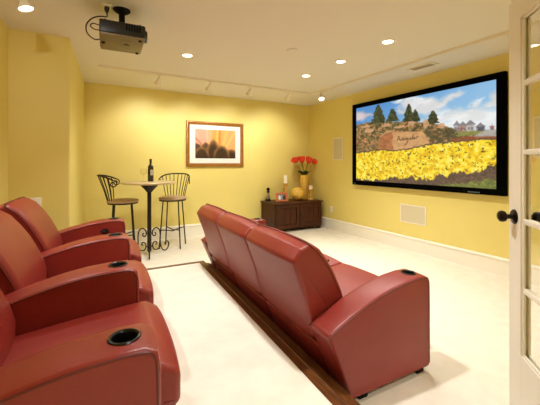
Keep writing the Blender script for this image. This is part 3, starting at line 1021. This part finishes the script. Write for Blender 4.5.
def stool(x, y, rz, label):
    t = empty('bar_stool', (x, y, 0), rz)
    tag(t, label, 'stool', 'iron bar stools at the tall table')
    SH = 0.735
    bm = bmesh.new()
    lathe(bm, [(0, -0.03), (0.185, -0.03), (0.200, -0.022), (0.205, -0.010), (0.196, 0.004), (0.16, 0.013), (0, 0.018)], 40, (0, 0, SH))
    obj('seat', bm, M['tan'], t)
    bm = bmesh.new()
    tube(bm, [(0.186 * math.cos(2 * PI * k / 40), 0.186 * math.sin(2 * PI * k / 40), SH - 0.038) for k in range(40)], 0.010, 8, closed=True)
    obj('seat_ring', bm, M['iron'], t)
    feet = []
    for k in range(4):
        a = PI / 4 + k * PI / 2
        p, q = Vector((0.155 * math.cos(a), 0.155 * math.sin(a), SH - 0.04)), Vector((0.215 * math.cos(a), 0.215 * math.sin(a), 0.004))
        obj('leg', TB([p, q], 0.0095, 8), M['iron'], t)
        f = (SH - 0.04 - 0.27) / (SH - 0.044)
        feet.append(p.lerp(q, f))
    for a, b in ((0, 2), (1, 3)):
        p, q = feet[a], feet[b]
        mid = (p + q) / 2 + Vector((0, 0, -0.035 if a else -0.02))
        obj('stretcher', TB(catmull([p, p.lerp(mid, 0.55) + Vector((0, 0, 0.004)), mid, q.lerp(mid, 0.55) + Vector((0, 0, 0.004)), q], 5), 0.0075, 8), M['iron'], t)
    # fanned back: top rail arc with a scroll at each end
    def rail(a):
        k = abs(a) / R(80)
        return Vector((-math.cos(a) * 0.25 - 0.06, math.sin(a) * 0.225, SH + 0.345 - 0.06 * k ** 3))
    arc = [rail(R(d)) for d in range(-80, 81, 8)]
    obj('top_rail', TB(arc, 0.0105, 8), M['iron'], t)
    for k in range(9):
        a = R(-66 + 16.5 * k)
        top = rail(a)
        b = Vector((-math.cos(a * 0.72) * 0.182, math.sin(a * 0.72) * 0.182, SH - 0.036))
        obj('spindle', TB([b, b.lerp(top, 0.5) + Vector((0.008, 0, 0)), top], 0.0062, 6), M['iron'], t)
    for s in (-1, 1):
        e = rail(R(80) * s)
        d = (rail(R(80) * s) - rail(R(75) * s)).normalized()
        pts = [e]
        for i in range(1, 15):
            a = R(i * 34)
            rr = 0.050 * (1 - i / 19)
            c_ = e + Vector((0, 0, -0.050)) 
            back = Vector((d.x, d.y, 0)).normalized()
            pts.append(c_ + back * (rr * math.sin(a)) + Vector((0, 0, rr * math.cos(a))))
        obj('scroll', TB(catmull(pts, 3), 0.0075, 8), M['iron'], t)
    return t

stool(0.372, 4.85, R(-8), 'iron bar stool left of the tall table, nearest the left wall')
stool(1.055, 4.90, R(-118), 'iron bar stool right of the tall table, below the framed picture')

wb = empty('wine_bottle', (TX + 0.02, TY + 0.02, TZ))
tag(wb, 'dark wine bottle standing on the tall round table', 'bottle')
bm = bmesh.new()
lathe(bm, [(0, 0.0), (0.034, 0.0), (0.038, 0.006), (0.038, 0.185), (0.034, 0.208), (0.020, 0.228), (0.0145, 0.242), (0.014, 0.298), (0.0, 0.298)], 28)
obj('body', bm, M['bottle'], wb)
bm = bmesh.new(); lathe(bm, [(0.0, 0.246), (0.0155, 0.247), (0.0152, 0.296), (0.017, 0.298), (0.017, 0.307), (0.0, 0.308)], 24)
obj('foil_cap', bm, M['foil'], wb)
bm = bmesh.new()
rows = []
for i in range(13):
    a = R(-105 + 8 * i)
    rows.append([bm.verts.new((0.0386 * math.cos(a), 0.0386 * math.sin(a), z)) for z in (0.085, 0.160)])
for a, b in zip(rows[:-1], rows[1:]):
    bm.faces.new((a[0], b[0], b[1], a[1]))
obj('paper_label', bm, M['label'], wb)

wg = empty('wine_glass', (TX - 0.075, TY - 0.0, TZ))
tag(wg, 'empty clear wine glass beside the dark bottle on the table', 'wine glass')
bm = bmesh.new()
lathe(bm, [(0, 0.0), (0.036, 0.001), (0.030, 0.004), (0.006, 0.010), (0.004, 0.02), (0.004, 0.080), (0.010, 0.090), (0, 0.091)], 28)
obj('stem', bm, M['wineglass'], wg)
bm = bmesh.new()
lathe(bm, [(0.0, 0.088), (0.012, 0.090), (0.030, 0.102), (0.041, 0.125), (0.043, 0.148), (0.038, 0.175), (0.037, 0.175), (0.0415, 0.148), (0.039, 0.126), (0.028, 0.104), (0.0, 0.093)], 32)
obj('bowl', bm, M['wineglass'], wg)

# ------------------------------------------------------------------ ceiling: projector, cans, track, vent
pj = empty('projector', (0.205, 2.765, H), R(-2))
tag(pj, 'dark ceiling-mounted projector with a looped black cable', 'projector')
bm = bmesh.new()
lathe(bm, [(0, 0), (0.062, 0), (0.062, -0.008), (0.050, -0.018), (0.030, -0.030), (0, -0.030)], 32)
obj('ceiling_plate', bm, M['matte'], pj)
bm = bmesh.new(); lathe(bm, [(0.022, -0.02), (0.022, -0.10), (0.034, -0.115), (0.050, -0.125), (0.050, -0.165), (0, -0.165)], 24)
obj('mount_pole', bm, M['matte'], pj)
bm = bmesh.new(); box(bm, -0.155, 0.155, -0.185, 0.185, -0.262, -0.165, bevel=0.012, seg=3)
obj('housing', bm, M['proj'], pj)
bm = bmesh.new(); box(bm, -0.150, 0.150, -0.180, 0.180, -0.272, -0.236, bevel=0.006, seg=2)  # thin pan in the lit olive tone; sides keep the shadow colour
lo_ = obj('lit_underside', bm, M['projlit'], pj)
obj('lamp_door', B(0.0, 0.062, -0.10, 0.075, -0.2745, -0.270, bevel=0.001, seg=1), M['projlit'], lo_)
bm = bmesh.new()
tri = [(0.031, -0.050), (0.012, -0.018), (0.050, -0.018)]
tube(bm, [(x, y, -0.2748) for x, y in tri], 0.0026, 6, closed=True)
tube(bm, [(0.031, -0.040, -0.2748), (0.031, -0.026, -0.2748)], 0.002, 6)
obj('warning_mark', bm, M['matte'], lo_)
for fx, fy in ((0.12, -0.15), (0.12, 0.15), (-0.13, 0.0)):
    bm = bmesh.new(); lathe(bm, [(0, 0), (0.012, 0), (0.011, -0.010), (0, -0.010)], 18, (fx, fy, -0.271))
    obj('foot', bm, M['matte'], pj)
bm = bmesh.new(); lathe(bm, [(0.0, 0.0), (0.046, 0.0), (0.046, 0.020), (0.040, 0.022), (0.036, 0.010), (0.0, 0.006)], 28, mtx=Matrix.Translation((0.153, -0.09, -0.215)) @ Matrix.Rotation(R(90), 4, 'Y'))
obj('lens', bm, M['lens'], pj)
bm = bmesh.new()
for k in range(6):
    box(bm, 0.02 + k * 0.018, 0.030 + k * 0.018, -0.187, -0.183, -0.225, -0.178)
obj('vent_slats', bm, M['matte'], pj, smooth=False)
bm = bmesh.new()
tube(bm, [(-0.12, -0.17, -0.17), (-0.06, -0.08, -0.150), (0.0, 0.0, -0.150)], 0.011, 8)
tube(bm, [(0.12, -0.17, -0.17), (0.06, -0.08, -0.150), (0.0, 0.0, -0.150)], 0.011, 8)
tube(bm, [(0.12, 0.15, -0.17), (0.06, 0.07, -0.150), (0.0, 0.0, -0.150)], 0.011, 8)
obj('mount_arm', bm, M['matte'], pj)

oc = (0.10, 2.765, H)
outlet('ceiling_outlet', oc, (R(90), 0, 0), 'white ceiling outlet that the projector cord plugs into', 'outlet', 0.075, 0.115)
pc = empty('power_cord', (oc[0] - 0.002, oc[1] - 0.022, oc[2] - 0.010))
tag(pc, 'black power cord looping from the ceiling outlet to the projector', 'cord')
bm = bmesh.new(); lathe(bm, [(0, 0), (0.017, 0), (0.017, -0.022), (0.010, -0.038), (0.006, -0.050), (0, -0.050)], 18)
obj('plug', bm, M['rubber'], pc)
obj('cable', TB(catmull([(0, 0, -0.045), (0.0, 0.0, -0.075), (-0.04, -0.02, -0.088), (-0.095, 0.0, -0.105), (-0.135, 0.03, -0.150), (-0.130, 0.05, -0.205), (-0.085, 0.06, -0.240), (-0.045, 0.055, -0.236)], 8), 0.0048, 8), M['rubber'], pc)
pc2 = empty('signal_cable', (0.05, 2.70, H - 0.20))
tag(pc2, 'short looped black signal cable on the projector side', 'cord')
obj('cable', TB(catmull([(-0.004, -0.02, 0.018), (-0.045, -0.02, 0.022), (-0.06, -0.01, 0.004), (-0.035, 0.0, -0.012), (-0.004, 0.0, -0.012)], 6), 0.004, 8), M['rubber'], pc2)


def spot(name, loc, aim, watts, deg, blend_=0.8, r=0.04, col=(1.0, 0.98, 0.925)):
    l = bpy.data.lights.new(name, 'SPOT')
    l.energy = watts; l.spot_size = R(deg); l.spot_blend = blend_; l.shadow_soft_size = r; l.color = col
    o = bpy.data.objects.new(name, l); COL.objects.link(o)
    o.location = loc
    o.rotation_euler = (Vector(aim) - Vector(loc)).to_track_quat('-Z', 'Y').to_euler()
    return o


def can(x, y, label, w, deg=130):
    t = empty('recessed_light', (x, y, H))
    tag(t, label, 'ceiling light', 'recessed ceiling lights')
    bm = bmesh.new()
    lathe(bm, [(0.050, 0.0), (0.075, 0.0), (0.076, -0.003), (0.070, -0.006), (0.054, -0.007), (0.050, -0.004)], 36)
    obj('trim_ring', bm, M['fixture'], t)
    bm = bmesh.new(); lathe(bm, [(0, -0.001), (0.051, -0.001), (0.050, -0.004), (0, -0.006)], 36)
    obj('lamp_lens', bm, M['bulb'], t)
    l = spot('recessed_lamp', (x, y, H - 0.03), (x, y, 0), w, deg, 1.0, 0.05)
    l.parent = t; l.location = (0, 0, -0.03); l.rotation_euler = (0, 0, 0)

CW = 72
can(0.925, 3.56, 'recessed ceiling light alone on the left, above the platform end', CW * 1.5)
can(2.56, 3.60, 'farthest recessed light of the row of three on the right', CW)
can(2.56, 2.90, 'middle recessed light of the row of three on the right', CW)
can(2.55, 2.205, 'nearest recessed light of the row of three on the right', CW)
for x, y, nm in ((0.925, 1.55, 'over the platform beside the nearest recliner'), (2.56, 0.85, 'over the floor by the glass door'), (0.9, -0.7, 'over the floor behind the glass door')):  # unseen cans, added as fill light
    can(x, y, 'added unseen recessed ceiling light ' + nm, CW * (1.9 if y < 0 else 0.7 if x > 2 else 1.75))

tr = empty('light_track', (3.295, 4.45, H))
tag(tr, 'white L-shaped ceiling track following the back and screen walls', 'light track')
for nm in ('back', 'side'):
    bm = bmesh.new(); bc = bmesh.new()
    for p0, p1 in ((-0.021, -0.015), (-0.006, 0.006), (0.015, 0.021)):
        if nm == 'back':
            box(bm, -3.22, -0.018, p0, p1, -0.022, 0)
        else:
            box(bm, p0, p1, -3.6, -0.018, -0.022, 0)
    if nm == 'back':
        box(bc, -3.22, -0.018, -0.015, 0.015, -0.006, 0)
    else:
        box(bc, -0.015, 0.015, -3.6, -0.018, -0.006, 0)
    rl = obj('track_rail', bm, M['fixture'], tr, smooth=False)
    obj('contact_strip', bc, M['strip'], rl, smooth=False)
obj('corner_connector', B(-0.024, 0.024, -0.024, 0.024, -0.024, 0, bevel=0.002), M['fixture'], tr)


def head(x, y, aim, label, w, deg, lit=True, z=H - 0.022, blend_=0.9):
    t = empty('track_spotlight', (x, y, z))
    tag(t, label, 'spotlight', 'white spotlights on the ceiling track')
    obj('adapter', B(-0.03, 0.03, -0.016, 0.016, -0.016, 0, bevel=0.003), M['fixture'], t)
    obj('swivel_stem', TB([(0, 0, -0.012), (0, 0, -0.05)], 0.007, 10), M['fixture'], t)
    piv = Vector((0, 0, -0.055))
    d = (Vector(aim) - Vector((x, y, z)) - piv).normalized()
    q = Vector((0, 0, -1)).rotation_difference(d).to_matrix().to_4x4()
    mt = Matrix.Translation(piv) @ q
    bm = bmesh.new()
    lathe(bm, [(0, 0.022), (0.014, 0.020), (0.022, 0.010), (0.026, -0.02), (0.034, -0.045), (0.046, -0.068), (0.048, -0.078), (0.044, -0.078), (0.030, -0.045), (0.0, -0.04)], 32, mtx=mt)
    obj('lamp_housing', bm, M['fixture'], t)
    bm = bmesh.new(); lathe(bm, [(0, -0.066), (0.042, -0.068), (0.0425, -0.072), (0, -0.074)], 32, mtx=mt)
    obj('bulb_face', bm, M['bulb'], t)
    l = spot('spot_lamp', (0, 0, 0), (0, 0, -1), w, deg, blend_, 0.03)
    l.parent = t
    l.location = mt @ Vector((0, 0, -0.085))
    l.rotation_euler = d.to_track_quat('-Z', 'Y').to_euler()

HWAT = 40
for x, nm, ax in ((0.78, 'leftmost of four on the back rail, above the bar table', 0.70), (1.48, 'second from left on the back rail, left of the picture', 1.45), (2.12, 'third from left on the back rail, right of the picture', 2.15), (2.82, 'rightmost of four on the back rail, near the cabinet', 3.0)):
    head(x, 4.45, (ax, YB, 1.45), 'white track spotlight ' + nm, HWAT, 95)
head(3.295, 4.22, (2.9, 3.0, 0.0), 'lit track spotlight by the track corner, facing the room', HWAT * 0.8, 80)
tr2 = empty('light_track', (-0.415, 2.0, H))
tag(tr2, 'short white ceiling track along the left wall, out over the recliners', 'light track')
obj('track_rail', B(-0.018, 0.018, -1.6, 0.78, -0.022, 0), M['fixture'], tr2, smooth=False)
head(-0.415, 2.72, (0.3, 2.6, 0.0), 'lit white spotlight over the recliners, upper left of the projector', 60, 100, z=H - 0.022)
head(-0.415, 1.3, (-0.25, 3.62, 0.75), 'added unseen wash spotlight over the nearest recliner', 27, 110, z=H - 0.022)  # unseen head added to wash the alcove wall with light

vt = empty('ceiling_vent', (3.555, 2.55, H))
tag(vt, 'white slatted air vent in the ceiling above the screen', 'vent')
bm = bmesh.new()
for a in ((-0.085, 0.085, -0.165, -0.140), (-0.085, 0.085, 0.140, 0.165), (-0.085, -0.060, -0.14, 0.14), (0.060, 0.085, -0.14, 0.14)):
    box(bm, a[0], a[1], a[2], a[3], -0.014, 0)
obj('vent_frame', bm, M['fixture'], vt, smooth=False)
for k in range(5):
    x = -0.048 + k * 0.024
    bm = bmesh.new(); box(bm, -0.008, 0.008, -0.14, 0.14, -0.0012, 0.0012)
    bmesh.ops.transform(bm, matrix=Matrix.Translation((x, 0, -0.012)) @ Matrix.Rotation(R(-50), 4, 'Y'), verts=bm.verts[:])
    obj('slat', bm, M['fixture'], vt, smooth=False)
obj('duct_shade_sheet', B(-0.06, 0.06, -0.14, 0.14, -0.001, 0.0), M['slot'], vt, smooth=False)  # flat dark sheet painting the shade behind the slats

sd = empty('smoke_detector', (1.855, 2.86, H))
tag(sd, 'small round flat cover on the ceiling between the lights', 'ceiling cover')
bm = bmesh.new(); lathe(bm, [(0, 0), (0.055, 0), (0.055, -0.004), (0.048, -0.009), (0, -0.010)], 36)
obj('cover', bm, M['ceiling'], sd)

# ------------------------------------------------------------------ French door, open into the room
dv = Vector((0.7246, 0.7417, 0)).normalized()
DW, DH, DT = 0.80, 2.05, 0.042
free = Vector((1.889, 0.811, 0))
hinge = free - dv * DW
door = empty('door_1', hinge, math.atan2(dv.y, dv.x))
door['kind'] = 'structure'
ST, TR_, BR, MU = 0.118, 0.122, 0.325, 0.026
nx, nz = 3, 5
gx0, gx1, gz0, gz1 = ST, DW - ST, BR, DH - TR_
pwid = (gx1 - gx0 - (nx - 1) * MU) / nx
phei = (gz1 - gz0 - (nz - 1) * MU) / nz
Z0 = 0.008
bm = bmesh.new()
box(bm, 0, ST, 0, DT, Z0, DH, bevel=0.002, seg=1)
box(bm, DW - ST, DW, 0, DT, Z0, DH, bevel=0.002, seg=1)
box(bm, ST, DW - ST, 0, DT, Z0, BR)
box(bm, ST, DW - ST, 0, DT, DH - TR_, DH)
obj('door_leaf', bm, M['trim'], door, smooth=False)
bm = bmesh.new()
for i in range(1, nx):
    x = gx0 + i * (pwid + MU) - MU
    box(bm, x, x + MU, 0.005, DT - 0.005, gz0, gz1, bevel=0.006)
for j in range(1, nz):
    z = gz0 + j * (phei + MU) - MU
    box(bm, gx0, gx1, 0.005, DT - 0.005, z, z + MU, bevel=0.006)
# beads round the whole glazed opening
for y0, y1 in ((0.005, 0.016), (DT - 0.016, DT - 0.005)):
    box(bm, gx0, gx0 + 0.018, y0, y1, gz0, gz1, bevel=0.004)
    box(bm, gx1 - 0.018, gx1, y0, y1, gz0, gz1, bevel=0.004)
    box(bm, gx0, gx1, y0, y1, gz0, gz0 + 0.014, bevel=0.004)
    box(bm, gx0, gx1, y0, y1, gz1 - 0.014, gz1, bevel=0.004)
obj('muntins', bm, M['trim'], door)
for i in range(nx):
    for j in range(nz):
        x = gx0 + i * (pwid + MU); z = gz0 + j * (phei + MU)
        obj('pane', B(x - 0.004, x + pwid + 0.004, DT / 2 - 0.0015, DT / 2 + 0.0015, z - 0.004, z + phei + 0.004), M['glass'], door, smooth=False)
for s in (1, -1):
    base = DT if s > 0 else 0
    mt = Matrix.Translation((DW - 0.060, base, 0.975)) @ Matrix.Rotation(R(-90 * s), 4, 'X')
    bm = bmesh.new()
    lathe(bm, [(0, 0), (0.036, 0), (0.036, 0.004), (0.030, 0.010), (0.014, 0.013), (0.011, 0.022), (0.012, 0.032), (0.024, 0.040), (0.0285, 0.052), (0.026, 0.064), (0.015, 0.072), (0, 0.073)], 32, mtx=mt)
    obj('door_knob', bm, M['bronze'], door)
for z in (0.22, 1.03, 1.83):
    obj('hinge', TB([(-0.006, DT * 0.0 - 0.004, z - 0.045), (-0.006, -0.004, z + 0.045)], 0.006, 10), M['bronze'], door)

# jamb the door hangs from
bm = bmesh.new()
box(bm, 1.385, 1.42, 0.05, 0.19, 0, 2.09)
struct('trim_3', bm, M['trim'], smooth=False)

# ------------------------------------------------------------------ camera, world, view
cam = bpy.data.cameras.new('camera')
co = bpy.data.objects.new('camera', cam)
COL.objects.link(co)
co.location = (0, 0, 1.235)
co.rotation_euler = (R(90), 0, R(-29.0))
cam.sensor_width = 36
cam.lens = 36 * 321 / 540
cam.shift_y = -0.0717
cam.clip_start = 0.02
SC.camera = co

w = bpy.data.worlds.new('world')
SC.world = w
w.use_nodes = True
w.node_tree.nodes['Background'].inputs['Color'].default_value = (1.0, 0.86, 0.66, 1)
w.node_tree.nodes['Background'].inputs['Strength'].default_value = 0.0

vs_ = SC.view_settings
vs_.view_transform = 'Standard'
vs_.look = 'None'
vs_.gamma = 1.0
vs_.use_curve_mapping = False
vs_.exposure = 0.0
SC.cycles.use_denoising = True
SC.cycles.max_bounces = 14
SC.cycles.diffuse_bounces = 8
SC.cycles.transparent_max_bounces = 12
SC.cycles.sample_clamp_indirect = 6.0
SC.cycles.caustics_reflective = False
SC.cycles.caustics_refractive = False
